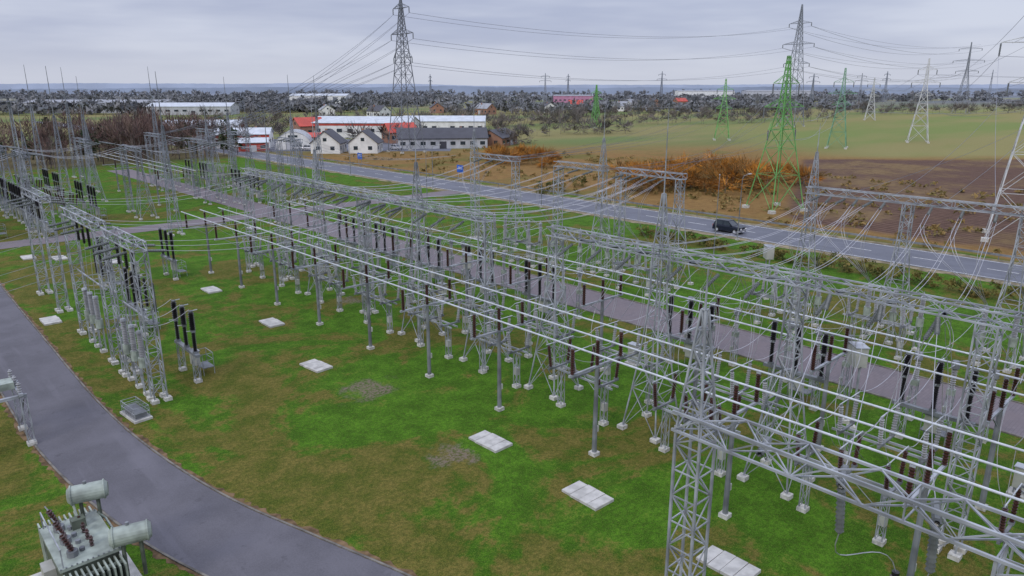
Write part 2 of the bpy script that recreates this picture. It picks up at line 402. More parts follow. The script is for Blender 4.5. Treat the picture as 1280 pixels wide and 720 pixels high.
def transformer():
    mb=MB()
    mb.box((0,0,.1),(3.8,5.6,.3),CONC); mb.box((0,0,1.5),(1.9,3.4,2.3),TANK); mb.box((0,0,2.7),(2.1,3.6,.12),TANKL)
    for i in range(9): mb.box((.98,-1.5+i*.37,1.5),(.06,.08,2.2),TANK)
    for sy in(-1,1):
        for i in range(11): mb.box((-.95+i*.19,sy*2.25,1.5),(.06,.85,2.1),TANKL)
        for i in range(2): mb.prism((-.95,sy*2.2,.55+i*1.85),(.95,sy*2.2,.55+i*1.85),.09,TANK,6)
    for (x,y,z) in((.75,1.5,3.85),(1.35,-1.9,3.3)):
        a=Vector((x-.55,y+.1,z));b=Vector((x+.65,y-.25,z))
        mb.prism(a,b,.38,TANKL,20); mb.prism(a-(b-a)*.09,a,.27,TANKL,20,.38,True); mb.prism(b,b+(b-a)*.09,.38,TANKL,20,.27,True)
        for t in(.02,.98): p=a+(b-a)*t; mb.prism(p-(b-a)*.02,p+(b-a)*.02,.42,TANKL,20,cap=True)
        for t in(.25,.75):
            p=a+(b-a)*t; mb.prism((p.x,p.y,2.3 if z>3.5 else 1.4),(p.x,p.y,z-.35),.08,TANK,6)
        mb.prism(a,(x-.5,y*.6,2.75),.05,TANKL,6); mb.prism((x,y,z+.36),(x,y,z+.5),.07,STEELD,8,cap=True)
    for i in range(3): 
        y=-1.1+i*1.1; mb.prism((-.45,y,2.75),(-.45,y,3.0),.2,STEELD,8,cap=True); mb.ins((-.45,y,3.0),(-.7,y,3.8),.12,BROWN); mb.prism((-.7,y,3.8),(-.78,y,4.0),.03,ALU)
    for i in range(4): mb.ins((.25,-.9+i*.6,2.75),(.25,-.9+i*.6,3.2),.09,BROWN); mb.prism((-.1,-.95+i*.62,2.76),(-.1,-.95+i*.62,2.9),.1,STEELD,8,cap=True)
    mb.box((.2,.9,2.95),(.5,.4,.4),TANK); mb.box((-1.15,.3,1.3),(.4,.8,1.2),CAB)
    mb.tube([(1.0,-1.4,2.5),(1.25,-1.4,2.5),(1.25,1.3,2.5),(1.0,1.3,2.9)],.05,TANKL,6)
    for i in range(12): 
        mb.box((-1.0+i*.18,1.78,2.78),(.05,.05,.04),STEELD); mb.box((-1.0+i*.18,-1.78,2.78),(.05,.05,.04),STEELD)
    for y in(-1.7,1.7): mb.prism((-.9,y,2.76),(-.9,y,3.5),.03,STEEL)
    mb.prism((-.9,-1.7,3.5),(-.9,1.7,3.5),.03,STEEL)
    return mb
transformer().finish('power_transformer',(4.3,29.9,0))
mb=MB()
for x,y in((-1,-1.3),(1,-1.3),(-1,1.3),(1,1.3)): post(mb,x,y,3.0,.16)
mb.box((0,-1.3,3.07),(2.4,.2,.16),STEEL); mb.box((0,1.3,3.07),(2.4,.2,.16),STEEL); mb.box((-.9,0,3.22),(.2,3.2,.14),STEEL); mb.box((.9,0,3.22),(.2,3.2,.14),STEEL)
mb.box((0,0,3.5),(1.6,1.0,.4),TANKL)
for y in(-1.3,0,1.3): mb.ins((.9,y,3.3),(.9,y,3.9),.12,GREYP); mb.ins((-.9,y,3.3),(-.9,y,3.9),.12,GREYP)
mb.prism((-1,-1.3,.5),(-1,1.3,2.8),.04,STEEL); mb.prism((1,1.3,.5),(1,-1.3,2.8),.04,STEEL)
mb.finish('neutral_earthing_switch',(4.3,48.0,0))

# ================= pylons & lines =================
def pylon(name,X,Y,h,bw,mat,arms,rz,k=1.0,waist=.62,wt=.75):
    mb=MB()
    def prof(z):
        zw=h*waist
        a= bw+(wt-bw)*(z/zw) if z<zw else wt+(.18-wt)*((z-zw)/(h-zw))
        return(a,a)
    lattice(mb,0,0,prof,0,h,.085*k,.045*k,mat,'X',.9,1,1.0)
    for dx in(-1,1):
        for dy in(-1,1): mb.box((dx*bw,dy*bw,.2),(.9,.9,.6),CONCL)
    ends=[]
    for z,L in arms:
        for s_ in(-1,1):
            w=prof(z)[0]; tip=(s_*L,0,z+.1)
            for dy in(-1,1):
                mb.prism((s_*w,dy*w,z),tip,.06*k,mat); mb.prism((s_*w,dy*w,z+1.3),tip,.045*k,mat)
            n=max(2,int(L/1.2))
            for i in range(1,n):
                t=i/n; x=s_*(w+(L-w)*t)
                mb.prism((x,-w*(1-t),z),(x,w*(1-t),z+.0),.035*k,mat); mb.prism((x,w*(1-t),z),(s_*(w+(L-w)*(t-1/n)),w*(1-t+1/n),z+1.3*(1-t+1/n)),.035*k,mat)
            mb.ins((tip[0],0,z),(tip[0],0,z-1.6),.13*k,GLASSI,.2,6)
            c,s2=math.cos(rz),math.sin(rz); ex,ey=CG(X,Y); ends.append(Vector((ex+tip[0]*c,ey+tip[0]*s2,z-1.6)))
    e=CG(X,Y); o=mb.finish(name,(e[0],e[1],0),rz); return ends
def arm_rot(p,q):
    a=CG(*p);b=CG(*q); return math.atan2(b[1]-a[1],b[0]-a[0])+math.pi/2
T1=(-33.7,233);T2=(146,387)
t1=pylon('transmission_pylon',*T1,46,4.2,PDARK,[(43,4.5),(35.6,6.2),(28.7,5.2)],arm_rot(T1,T2),1.6,.7,1.3)
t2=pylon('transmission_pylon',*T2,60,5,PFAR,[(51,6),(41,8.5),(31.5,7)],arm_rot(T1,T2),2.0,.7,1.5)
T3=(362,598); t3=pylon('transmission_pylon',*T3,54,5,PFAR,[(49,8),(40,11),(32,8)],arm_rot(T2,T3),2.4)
G1=(44.4,121);G2=(110,248);G3=(82,287);G4=(42,371)
g1=pylon('green_transmission_pylon',*G1,24.8,3.3,GREEN,[(20.5,2.6),(16.8,4.0),(13.2,2.8)],arm_rot(G1,(60,80)),1.05,.7,.6)
g2=pylon('green_transmission_pylon',*G2,26,3.0,GREEN2,[(21.5,3),(17.8,4.5),(14.2,3)],arm_rot(G1,G2),1.5,.7,.6)
g3=pylon('green_transmission_pylon',*G3,23,2.8,GREEN,[(19,3),(15.5,4.2),(12,3)],arm_rot(G1,G3),1.6,.7,.6)
g4=pylon('green_transmission_pylon',*G4,21,2.2,GREEN,[(17,3),(14,4)],arm_rot(G3,G4),1.8,.7,.5)
R1=(68.5,96);R2=(151.5,274);R3=(224,463)
r1=pylon('transmission_pylon',*R1,34,3.6,PWHITE,[(31,3.2),(25.5,5.6),(20.5,4)],arm_rot(R1,(40,52)),1.1,.68,.8)
r2=pylon('transmission_pylon',*R2,30,3.4,PWHITE,[(26,3),(21.5,4.6),(17,3)],arm_rot(R1,R2),1.6,.68,.6)
r3=pylon('transmission_pylon',*R3,25.5,3,PWHITE,[(21.5,3.5),(18,5),(14.5,3.5)],arm_rot(R2,R3),2.2,.68,.6)
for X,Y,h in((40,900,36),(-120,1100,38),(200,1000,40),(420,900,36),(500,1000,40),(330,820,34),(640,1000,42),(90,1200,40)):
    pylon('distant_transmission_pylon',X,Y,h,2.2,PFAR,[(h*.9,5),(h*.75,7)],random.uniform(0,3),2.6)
def link(A,B,sag,r,name='power_line',seg=18):
    mb=MB()
    for a,b in zip(A,B): mb.wire(a,b,sag,r,WIRED,seg)
    mb.finish(name,sub=tuple(A[0]))
link(t1,t2,6,.06); link(t2,t3,7,.08)
off=[Vector((p.x+260*.95,p.y-20,p.z)) for p in t2]; link(t2,off,6,.06)
gat=[Vector((62.2,y,10.9)) for y in(148,152,162,164,166,168)]; link(t1,gat,1.5,.045)
gat=[Vector((48.2,y,10.7)) for y in(132,134,136,156,158,160)]; link(t1,gat,2.0,.045)
link(r1,[Vector((62.4,y,10.9)) for y in(6.4,10.4,14.4,18.4,22.4,26.4)],1.2,.02)
link(g1,[Vector((62.4,y,10.9)) for y in(43.6,45.8,48,53.6,55.6,57.8)],1.4,.02)
link(r1,r2,4,.03); link(r2,r3,4,.045); link(g1,g2,3,.028); link(g3,g4,2,.035)
link(g3,[Vector((62.4,y,10.9)) for y in(68,70.4,72.8,69,71,73)],3.5,.028)
link(g2,[p+Vector((120,-60,3)) for p in g2],3,.035)
link(r1,[p+Vector((60,-75,3)) for p in r1],2,.028)
link(r2,[p+Vector((150,-180,6)) for p in r2],4,.04)

# ================= roads =================
def asphalt(name,c,var=.2,tracks=False):
    m,g,b,p=base(name)
    a=g.noise(p,.25,3,.6); f=g.noise(p,14,3,.8); n=g.m('ADD',g.m('MULTIPLY',a,.6),g.m('MULTIPLY',f,.4))
    col=g.mix(g.ss(n,.36,.64),tuple(x*(1-var) for x in c),tuple(x*(1+var) for x in c))
    q=g.noise(g.map(p,(.9,.08,1)),1,3,.6); col=g.mix(g.ss(q,.5,.7,0,.35),col,tuple(x*1.6 for x in c))
    q2=g.noise(p,1.1,3,.7); col=g.mix(g.ss(q2,.6,.72,0,.5),col,tuple(x*.55 for x in c))
    g.put(b.inputs['Base Color'],col); b.inputs['Roughness'].default_value=.8; g.put(b.inputs['Normal'],g.bump(f,.3,.02)); return m
ASP=asphalt('yard_asphalt',(.092,.088,.10)); HW=asphalt('highway_asphalt',(.10,.105,.125),.12)
m,g,b,p=base('concrete_pavers')
br=g.n('ShaderNodeTexBrick'); g.nt.links.new(p,br.inputs['Vector']); br.inputs['Scale'].default_value=1; br.inputs['Brick Width'].default_value=.4; br.inputs['Row Height'].default_value=.2; br.inputs['Mortar Size'].default_value=.01
br.inputs['Color1'].default_value=(.165,.14,.15,1);br.inputs['Color2'].default_value=(.125,.107,.117,1);br.inputs['Mortar'].default_value=(.08,.07,.07,1)
g.put(b.inputs['Base Color'],g.mix(g.ss(g.noise(p,.5,3),.3,.7),br.outputs[0],(.145,.12,.125))); b.inputs['Roughness'].default_value=.85; PAV=m
GRAVEL=simple('road_shoulder',(.19,.16,.10),.95,0,.4,.8,.2)
def crom(pts,n=8):
    out=[];P=[pts[0]]+pts+[pts[-1]]
    for i in range(1,len(P)-2):
        for k in range(n):
            t=k/n; o=[]
            for j in(0,1):
                p0,p1,p2,p3=P[i-1][j],P[i][j],P[i+1][j],P[i+2][j]
                o.append(.5*((2*p1)+(-p0+p2)*t+(2*p0-5*p1+4*p2-p3)*t*t+(-p0+3*p1-3*p2+p3)*t**3))
            out.append(tuple(o))
    out.append(pts[-1]); return out
def ribbon(name,pts,w,z,mat,off=0,th=0,rough=0):
    mb=MB(); R=[]
    for i,p in enumerate(pts):
        a=pts[max(0,i-1)];c=pts[min(len(pts)-1,i+1)]; dx,dy=c[0]-a[0],c[1]-a[1];l=math.hypot(dx,dy);nx,ny=dy/l,-dx/l
        j=random.uniform(-rough,rough);j2=random.uniform(-rough,rough)
        R.append(((p[0]+nx*(off-w/2+j),p[1]+ny*(off-w/2+j)),(p[0]+nx*(off+w/2+j2),p[1]+ny*(off+w/2+j2))))
    for a,b in R: mb.v+= [(a[0],a[1],z),(b[0],b[1],z)]
    if th:
        k0=len(mb.v)
        for a,b in R: mb.v+= [(a[0],a[1],z-th),(b[0],b[1],z-th)]
    for i in range(len(R)-1):
        mb.face((2*i,2*i+1,2*i+3,2*i+2),mat)
        if th:
            mb.face((k0+2*i,k0+2*i+2,2*i+2,2*i),mat); mb.face((2*i+1,2*i+3,k0+2*i+3,k0+2*i+1),mat)
    return mb.finish(name)
LR=crom([(18,-20),(15.2,8),(12.8,20),(11.0,26.5),(9.2,33),(8.0,41),(7.5,50),(7.6,65),(8,92),(8.5,114),(8.6,135)],24)
ribbon('service_road_verge',LR,5.0,.008,simple('verge_soil',(.13,.085,.045),.95,0,.5,1.5,.2),rough=.16)
ribbon('service_road',LR,4.3,.02,ASP,rough=.02); ribbon('road_kerb',LR,.10,.06,KERB,off=2.22,th=.1); ribbon('road_kerb',LR,.10,.06,KERB,off=-2.22,th=.1)
def line(x0,y0,x1,y1,n=40): return [(x0+(x1-x0)*i/n,y0+(y1-y0)*i/n) for i in range(n+1)]
IP=line(51.2,-25,51.2,200,60); ribbon('paved_path',IP,5.4,.022,PAV)
for o in(-2.78,2.78):
    ribbon('path_kerb',line(51.2,-25,51.2,109.8,40),.12,.08,KERB,off=o,th=.12)
ribbon('cross_road',line(10.7,113,89,112,30),5.0,.026,PAV)
ribbon('highway_shoulder',line(94,-120,94,520,400),12.6,.012,GRAVEL,rough=.5)
ribbon('highway',line(94,-120,94,520,60),9.6,.03,HW)
WP=simple('road_paint',(.6,.6,.58),.7,0,.3,3)
for o in(-4.4,4.4): ribbon('road_marking',line(94,-120,94,520,4),.14,.036,WP,off=o)
mb=MB()
for i in range(70): 
    y=-60+i*8; mb.box((94,y,.036),(.13,3.2,.004),WP)
mb.finish('centre_line_marking')
mb=MB()
for i in range(60): 
    y=-20+i*6; mb.prism((100,y,0),(100,y,.75),.06,STEELD)
mb.box((99.9,157,.65),(.06,360,.25),STEELD); mb.finish('guard_rail')

# ================= ground =================
m,g,b,p=base('grass_and_fields')
sx=g.n('ShaderNodeSeparateXYZ'); g.nt.links.new(p,sx.inputs[0])
w1=g.m('MULTIPLY',g.m('SUBTRACT',g.noise(p,.05,3,.6),.5),16.0)
x=g.m('ADD',sx.outputs[0],w1)
Yc=g.m('ADD',g.m('MULTIPLY',sx.outputs[0],CE),g.m('MULTIPLY',sx.outputs[1],CS))
Xc=g.m('SUBTRACT',g.m('MULTIPLY',sx.outputs[0],CS),g.m('MULTIPLY',sx.outputs[1],CE))
Ycw=g.m('ADD',Yc,w1)
n1=g.noise(p,.10,4,.7,.8); n2=g.noise(p,.6,4,.75); n3=g.noise(p,4.5,3,.8); n4=g.noise(p,17,2,.8)
gr=g.mix(g.ss(n2,.34,.66),(.038,.112,.004),(.085,.215,.012))
ol=g.mix(g.ss(n2,.36,.64),(.082,.095,.012),(.175,.135,.034))
nm=g.m('ADD',g.m('MULTIPLY',n1,.76),g.m('MULTIPLY',n2,.24))
dry=g.m('ADD',nm,g.ss(sx.outputs[0],28,14,-.012,.05))
dry=g.m('ADD',dry,g.m('MULTIPLY',g.m('SUBTRACT',n3,.5),.14))
yard=g.mix(g.ss(dry,.485,.555),gr,ol)
yard=g.mix(g.ss(n3,.38,.64,.55,0),yard,(.020,.040,.005))
yard=g.mix(g.ss(n4,.5,.72,0,.6),yard,(.20,.22,.05))
yard=g.mix(g.ss(n4,.5,.3,0,.6),yard,(.018,.036,.004))
def spot(cx,cy,r):
    d=g.m('SQRT',g.m('ADD',g.m('POWER',g.m('SUBTRACT',sx.outputs[0],cx),2),g.m('POWER',g.m('SUBTRACT',sx.outputs[1],cy),2)))
    d=g.m('ADD',d,g.m('MULTIPLY',g.m('SUBTRACT',n2,.5),6)); return g.ss(d,r*.3,r,1,0)
for cx,cy,r in((24,40.4,2.2),(22.6,29,1.5),(34,60,1.5)):
    yard=g.mix(g.m('MULTIPLY',spot(cx,cy,r),g.ss(n3,.42,.56,.15,1)),yard,(.17,.135,.10))
st2=g.noise(p,.035,4,.7)
fld=g.mix(g.ss(st2,.47,.68),(.24,.145,.050),(.13,.13,.032))
fld=g.mix(g.ss(n2,.35,.7,0,.6),fld,(.13,.065,.024)); fld=g.mix(g.ss(n3,.4,.7,0,.35),fld,(.06,.045,.02))
ff=g.noise(g.map(p,(.004,.014,1),(0,0,-.75)),1,4,.6)
far=g.mix(g.ss(ff,.42,.6),(.20,.18,.075),(.125,.16,.055))
fld=g.mix(g.ss(Ycw,215,290),fld,far)
mead=g.m('MULTIPLY',g.ss(Ycw,205,225),g.ss(Xc,70,120)); fld=g.mix(mead,fld,g.mix(g.ss(ff,.4,.6),(.15,.185,.055),(.21,.19,.075)))
bx=g.m('SUBTRACT',Xc,g.m('ADD',g.m('MULTIPLY',Yc,.42),-4.5))
pl=g.m('MULTIPLY',g.m('MULTIPLY',g.ss(x,106,110),g.ss(bx,-1.5,2)),g.ss(Ycw,212,204))
wv=g.n('ShaderNodeTexWave'); g.nt.links.new(g.map(p,(1,1,1),(0,0,.12)),wv.inputs[0]); wv.inputs['Scale'].default_value=.22; wv.inputs['Distortion'].default_value=2.5; wv.inputs['Detail'].default_value=3; wv.inputs['Detail Scale'].default_value=2
plc=g.mix(wv.outputs[1],(.070,.040,.030),(.145,.09,.065)); plc=g.mix(g.ss(st2,.45,.62,0,.8),plc,(.19,.13,.06)); plc=g.mix(g.ss(n2,.4,.7,0,.5),plc,(.055,.03,.022))
fld=g.mix(pl,fld,plc)
col=g.mix(g.ss(x,99,103),yard,fld)
col=g.mix(g.ss(sx.outputs[1],205,225),col,g.mix(g.ss(Ycw,215,290),(.12,.10,.05),far))
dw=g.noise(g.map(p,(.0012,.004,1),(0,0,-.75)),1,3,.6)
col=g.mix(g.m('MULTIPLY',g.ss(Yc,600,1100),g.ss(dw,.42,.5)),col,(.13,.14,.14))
col=g.mix(g.ss(Yc,800,2200),col,(.19,.21,.25))  # distance haze painted in: ground fades to pale blue-grey
g.put(b.inputs['Base Color'],col); b.inputs['Roughness'].default_value=.95; b.inputs['Specular IOR Level'].default_value=.1
g.put(b.inputs['Normal'],g.bump(g.m('ADD',n4,n3),.6,.08))
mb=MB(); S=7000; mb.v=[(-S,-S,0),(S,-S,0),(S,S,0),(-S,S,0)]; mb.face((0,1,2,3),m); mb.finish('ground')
HILL=simple('hazed_hill_woodland',(.17,.20,.25),.95,0,.15,.004,.1)  # bluish tint carries aerial haze in the base colour
HILL2=simple('hazed_far_hill_woodland',(.24,.275,.34),.95,0,.1,.004,.1)  # paler still: deeper haze painted into the farther ridge
def hills(dist,h0,amp,seed,mt,a0=-48,a1=48):
    r=random.Random(seed);ph=[r.uniform(0,6.28) for _ in range(8)]; mb=MB(); n=400
    for i in range(n+1):
        a=math.radians(a0+(a1-a0)*i/n); X=dist*math.tan(a);Y=dist
        z=h0+amp*sum(math.sin(a*(3+4*k*1.7)+ph[k])/(1+k) for k in range(8))*.5+r.uniform(-.8,.8)
        e=CG(X,Y);f=CG(X*1.1,Y*1.1); mb.v+=[(e[0],e[1],-1),(e[0]*1.02,e[1]*1.02,max(z,4)),(f[0],f[1],-1)]
    for i in range(n):
        q=3*i; mb.face((q,q+3,q+4,q+1),mt); mb.face((q+1,q+4,q+5,q+2),mt)
    mb.finish('distant_hills')
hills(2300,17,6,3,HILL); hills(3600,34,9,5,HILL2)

# ================= vegetation =================
def veg(name,specs,mats,seed=1):
    r=np.random.default_rng(seed); V=[];F=[];M=[];n0=0
    for (x,y,h,rad,kind,nf,sz) in specs:
        if kind!='bush':
            segs=[((x,y,-.1),(x,y,h*.55),.014*h,.009*h)]
            for k in range(3 if kind!='far' else 0):
                a=r.uniform(0,6.28); segs.append(((x,y,h*(.25+.1*k)),(x+math.cos(a)*rad*.6,y+math.sin(a)*rad*.6,h*(.6+.1*k)),.007*h,.003*h))
            if kind!='far': segs.append(((x,y,h*.5),(x+r.uniform(-.3,.3),y,h*.92),.008*h,.003*h))
            for a,b_,r1,r2 in segs:
                for P,R in((a,r1),(b_,r2)):
                    for k in range(4): t=k*math.pi/2; V.append([P[0]+R*math.cos(t),P[1]+R*math.sin(t),P[2]])
                for k in range(4):
                    k2=(k+1)%4; F.append((n0+k,n0+k2,n0+4+k2)); F.append((n0+k,n0+4+k2,n0+4+k)); M+= [0,0]
                n0+=8
        nc=max(4,int(nf/25)); 
        u=r.normal(size=(nc,3)); u/=np.linalg.norm(u,axis=1)[:,None]; u*=r.uniform(.35,1,(nc,1))**.5
        cz=.6*h if kind!='bush' else .5*h; rz=.4*h if kind!='bush' else .5*h
        cc=u*np.array([rad,rad,rz])+np.array([x,y,cz])
        idx=r.integers(0,nc,nf); cen=cc[idx]+r.normal(size=(nf,3))*np.array([rad*.2,rad*.2,h*.07])
        if kind in('bare',):
            d=cen-np.array([x,y,.3*h]); d/=np.linalg.norm(d,axis=1)[:,None]; d+=r.normal(size=(nf,3))*.3
            side=np.cross(d,r.normal(size=(nf,3))); side/=np.linalg.norm(side,axis=1)[:,None]
            A=cen-side*sz*.09;B=cen+side*sz*.09;C=cen+d*sz*1.6
        else:
            A=cen+r.normal(size=(nf,3))*sz*.6;B=cen+r.normal(size=(nf,3))*sz*.6;C=cen+r.normal(size=(nf,3))*sz*.6
        P=np.stack([A,B,C],1).reshape(-1,3); P[:,2]=np.maximum(P[:,2],.02)
        V+=P.tolist(); F+=[(n0+3*i,n0+3*i+1,n0+3*i+2) for i in range(nf)]; M+=(1+(idx%(len(mats)-1))).tolist(); n0+=3*nf
    me=bpy.data.meshes.new(name); me.from_pydata(V,[],F)
    for m_ in mats: me.materials.append(m_)
    me.polygons.foreach_set('material_index',M); me.update(); o=bpy.data.objects.new(name,me); scene.collection.objects.link(o); return o
TR=simple('bark',(.12,.10,.09),.9)
BR=[TR,simple('bare_twigs_a',(.125,.078,.07),.9,0,.2,.1,.1),simple('bare_twigs_b',(.18,.125,.105),.9,0,.2,.1,.1),simple('bare_twigs_c',(.085,.06,.055),.9,0,.2,.1,.1)]
MI=[TR,simple('hazed_twigs_a',(.13,.115,.105),.9,0,.2,.1,.1),simple('hazed_twigs_b',(.18,.155,.135),.9,0,.2,.1,.1),simple('hazed_twigs_c',(.10,.10,.09),.9,0,.2,.1,.1)]  # twig tones greyed and lightened to stand for haze
EV=[TR,simple('evergreen_a',(.035,.055,.03),.9,0,.2,.1,.1),simple('evergreen_b',(.06,.075,.04),.9,0,.2,.1,.1)]
FA=[TR,simple('hazed_wood_a',(.165,.17,.18),.95,0,.15,.02,.1),simple('hazed_wood_b',(.19,.19,.195),.95,0,.15,.02,.1),simple('hazed_wood_c',(.145,.155,.165),.95,0,.15,.02,.1)]  # haze put into the wood colours: pale, bluish, desaturated
OR=[TR,simple('russet_willow_a',(.38,.165,.03),.9,0,.25,.3,.1),simple('russet_willow_b',(.27,.13,.04),.9,0,.25,.3,.1),simple('russet_willow_c',(.17,.11,.045),.9,0,.25,.3,.1)]
HE=[TR,simple('hedge_leaf_a',(.11,.10,.025),.8,0,.25,.5,.2),simple('hedge_leaf_b',(.055,.07,.018),.8,0,.25,.5,.2),simple('hedge_leaf_c',(.16,.12,.035),.8,0,.25,.5,.2)]
U=random.uniform
veg('bare_woodland',[(U(-70,92),U(212,262),U(8,13),U(2.4,3.8),'bare',170,1.0) for _ in range(270)],BR,2)
veg('evergreen_trees',[(U(-60,92),U(214,268),U(7,12),U(1.8,2.8),'leaf',150,.8) for _ in range(40)],EV,3)
sp_=[]
for (X0,Y0,X1,Y1,wd,cnt,h) in((-60,275,10,262,8,18,5),(-20,310,60,340,14,24,6),(-140,270,-85,280,10,24,8),(10,420,190,470,40,90,7.5),(-60,380,40,420,30,50,7.5),(-190,330,-60,400,30,60,8),(240,560,420,600,20,50,7)):
    for _ in range(cnt):
        t=U(0,1); X=X0+(X1-X0)*t+U(-2,2);Y=Y0+(Y1-Y0)*t+U(-wd,wd); e=CG(X,Y); sp_.append((*e,U(.6,1.25)*h,U(2.5,4),'bare',80,1.6))
veg('distant_tree_row',sp_,MI,4)
sp_=[]
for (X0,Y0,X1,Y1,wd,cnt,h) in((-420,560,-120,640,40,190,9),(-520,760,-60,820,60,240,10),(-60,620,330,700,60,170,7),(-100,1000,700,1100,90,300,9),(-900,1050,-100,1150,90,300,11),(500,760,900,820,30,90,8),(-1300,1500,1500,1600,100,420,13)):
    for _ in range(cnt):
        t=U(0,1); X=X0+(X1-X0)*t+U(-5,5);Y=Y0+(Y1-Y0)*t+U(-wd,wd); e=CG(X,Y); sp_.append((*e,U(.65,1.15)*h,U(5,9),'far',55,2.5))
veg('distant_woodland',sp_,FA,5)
sp_=[]
for X,Y,h in[(U(24,50),U(138,165),U(2.8,5.5)) for _ in range(34)]+[(U(-8,12),U(185,215),U(2,4)) for _ in range(14)]+[(U(45,64),U(150,165),U(2,4)) for _ in range(10)]:
    e=CG(X,Y)
    if e[0]>102: sp_.append((*e,h,h*.8,'bare',420,.85))
veg('russet_willow_scrub',sp_,OR,6)
for i in range(34):
    y=2+i*1.75+U(-.4,.4)
    if 44<y<47: continue
    veg('hedge_shrub',[(80.6+U(-.5,.5),y,U(1.1,1.9),U(.9,1.3),'bush',300,.17)],HE,10+i)
for X,Y in((6,140),(9,143),(14,150)): 
    e=CG(X,Y); veg('roadside_shrub',[(*e,2.4,1.6,'bush',400,.25)],HE,60+X)
TU=[TR,simple('dry_tuft_a',(.25,.17,.065),.9,0,.2,.3,.1),simple('dry_tuft_b',(.16,.13,.045),.9,0,.2,.3,.1)]
veg('dry_grass_tufts',[(*(lambda e:(max(e[0],101.5),e[1]))((U(101,170),U(-10,190))),U(.4,.9),U(.6,1.6),'bush',30,.35) for _ in range(420)],TU,8)

# ================= buildings =================
def pm_(n,c,r=.6,mt=0,v=.12): return simple(n,c,r,mt,v,.4,.4)
WW=pm_('white_render',(.66,.66,.64)); RW=pm_('red_cladding',(.42,.06,.04)); GW=pm_('grey_cladding',(.42,.43,.45)); DR=pm_('dark_roof',(.05,.05,.06)); LRF=pm_('light_metal_roof',(.46,.49,.52),.4,.2); BRK=pm_('brick_wall',(.28,.15,.10)); GL=pm_('window_glass',(.03,.04,.05),.08); PK=pm_('magenta_cladding',(.42,.20,.30)); GRF=pm_('grey_roof',(.25,.26,.28))
def building(name,X,Y,rot,w,d,h,rh,wm,rm,nw=6,band=None,eave=.4):
    mb=MB(); mb.box((0,0,h/2),(w,d,h),wm)
    hw,hd=w/2,d/2
    i=len(mb.v); mb.v+=[(-hw,-hd,h),(-hw,hd,h),(-hw,0,h+rh),(hw,-hd,h),(hw,hd,h),(hw,0,h+rh)]; mb.face((i,i+2,i+1),wm); mb.face((i+3,i+4,i+5),wm)
    k=rh/hd
    for s_ in(-1,1):
        y0=s_*(hd+eave); z0=h-k*eave+.03; W=hw+eave; i=len(mb.v)
        mb.v+=[(-W,y0,z0),(W,y0,z0),(W,0,h+rh+.03),(-W,0,h+rh+.03),(-W,y0,z0+.18),(W,y0,z0+.18),(W,0,h+rh+.21),(-W,0,h+rh+.21)]
        for f in((0,1,2,3),(4,5,6,7),(0,1,5,4),(1,2,6,5),(3,0,4,7)): mb.face([i+q for q in f],rm)
    if band:
        for s_ in(-1,1): mb.box((0,s_*(hd+.04),h-.55),(w+.08,.06,.9),band)
    for j in range(nw):
        xx=-hw+(j+.5)*w/nw
        for s_ in(-1,1):
            if j==nw//2: mb.box((xx,s_*(hd+.03),min(1.5,h*.35)),(min(3,w/nw*.7),.05,min(3,h*.7)),GW if wm is not GW else DR)
            else: mb.box((xx,s_*(hd+.03),h*.52),(w/nw*.5,.05,min(1.4,h*.35)),GL); mb.box((xx,s_*(hd+.06),h*.52-min(1.4,h*.35)/2-.06),(w/nw*.55,.12,.1),WW)
    for s_ in(-1,1):
        for yy in(-d/4,d/4): mb.box((s_*(hw+.03),yy,h*.52),(.05,1.3,min(1.3,h*.35)),GL)
        mb.box((s_*(hw+.03),0,h+rh*.3),(.05,1.1,min(1,rh*.35)),GL)
    if h<6: mb.box((w*.22,d*.12,h+rh*.9),(.7,.7,1.6),BRK)
    e=CG(X,Y); mb.finish(name,(*e,0),rot)
B=math.radians
A0=math.atan2(-CE,CS)
building('white_gabled_house',-58,232,A0+B(90),10,9,3.2,3.6,WW,DR,3)
building('white_gabled_house',-46.5,233,A0+B(90),10,9,3.2,3.6,WW,DR,3)
building('dark_roofed_barn',-24,252,A0+B(8),30,12,3.4,3,GW,DR,9)
building('dark_roofed_barn',-5,262,A0+B(70),16,9,3,2.5,BRK,DR,4)
building('white_warehouse',-60,305,A0+B(-5),40,18,6,2.2,WW,LRF,9,RW)
building('white_warehouse',-92,252,A0+B(10),18,10,4.6,1.8,WW,LRF,6,RW)
building('red_shed',-84,238,A0+B(15),9,6,2.8,1.2,RW,LRF,3)
building('brick_house',-70,262,A0+B(5),12,6,3.0,1.2,BRK,RW,3)
building('white_warehouse',-30,330,A0,36,16,5.5,2,WW,LRF,9)
building('grey_warehouse',-125,300,A0+B(4),30,14,5,2,GW,LRF,8)
building('brick_house',-83,300,A0+B(40),11,9,5,3,BRK,RW,4)
building('brick_house',-42,275,A0+B(30),11,9,4,3,BRK,RW,4)
building('white_warehouse',-205,800,A0,60,30,11,2,WW,LRF,10)
building('grey_warehouse',-330,600,A0,110,30,8,2,GW,GRF,16)
building('grey_warehouse',-240,560,A0+B(5),60,24,6,2.5,GW,LRF,10)
building('magenta_store',72,880,A0,46,20,10,1,PK,GRF,9)
building('white_warehouse',330,1280,A0,95,30,13,1.5,WW,GRF,12)
building('grey_warehouse',480,1350,A0,120,30,13,1.5,GW,GRF,12)
for X,Y in((120,760),(150,790),(95,640),(-20,560),(30,600),(190,840),(260,900),(-90,500),(-130,520),(60,700),(-60,590)):
    building('farm_house',X,Y,U(0,3),13,10,4.5,3.5,random.choice([WW,BRK,WW]),random.choice([DR,RW,GRF]),4)
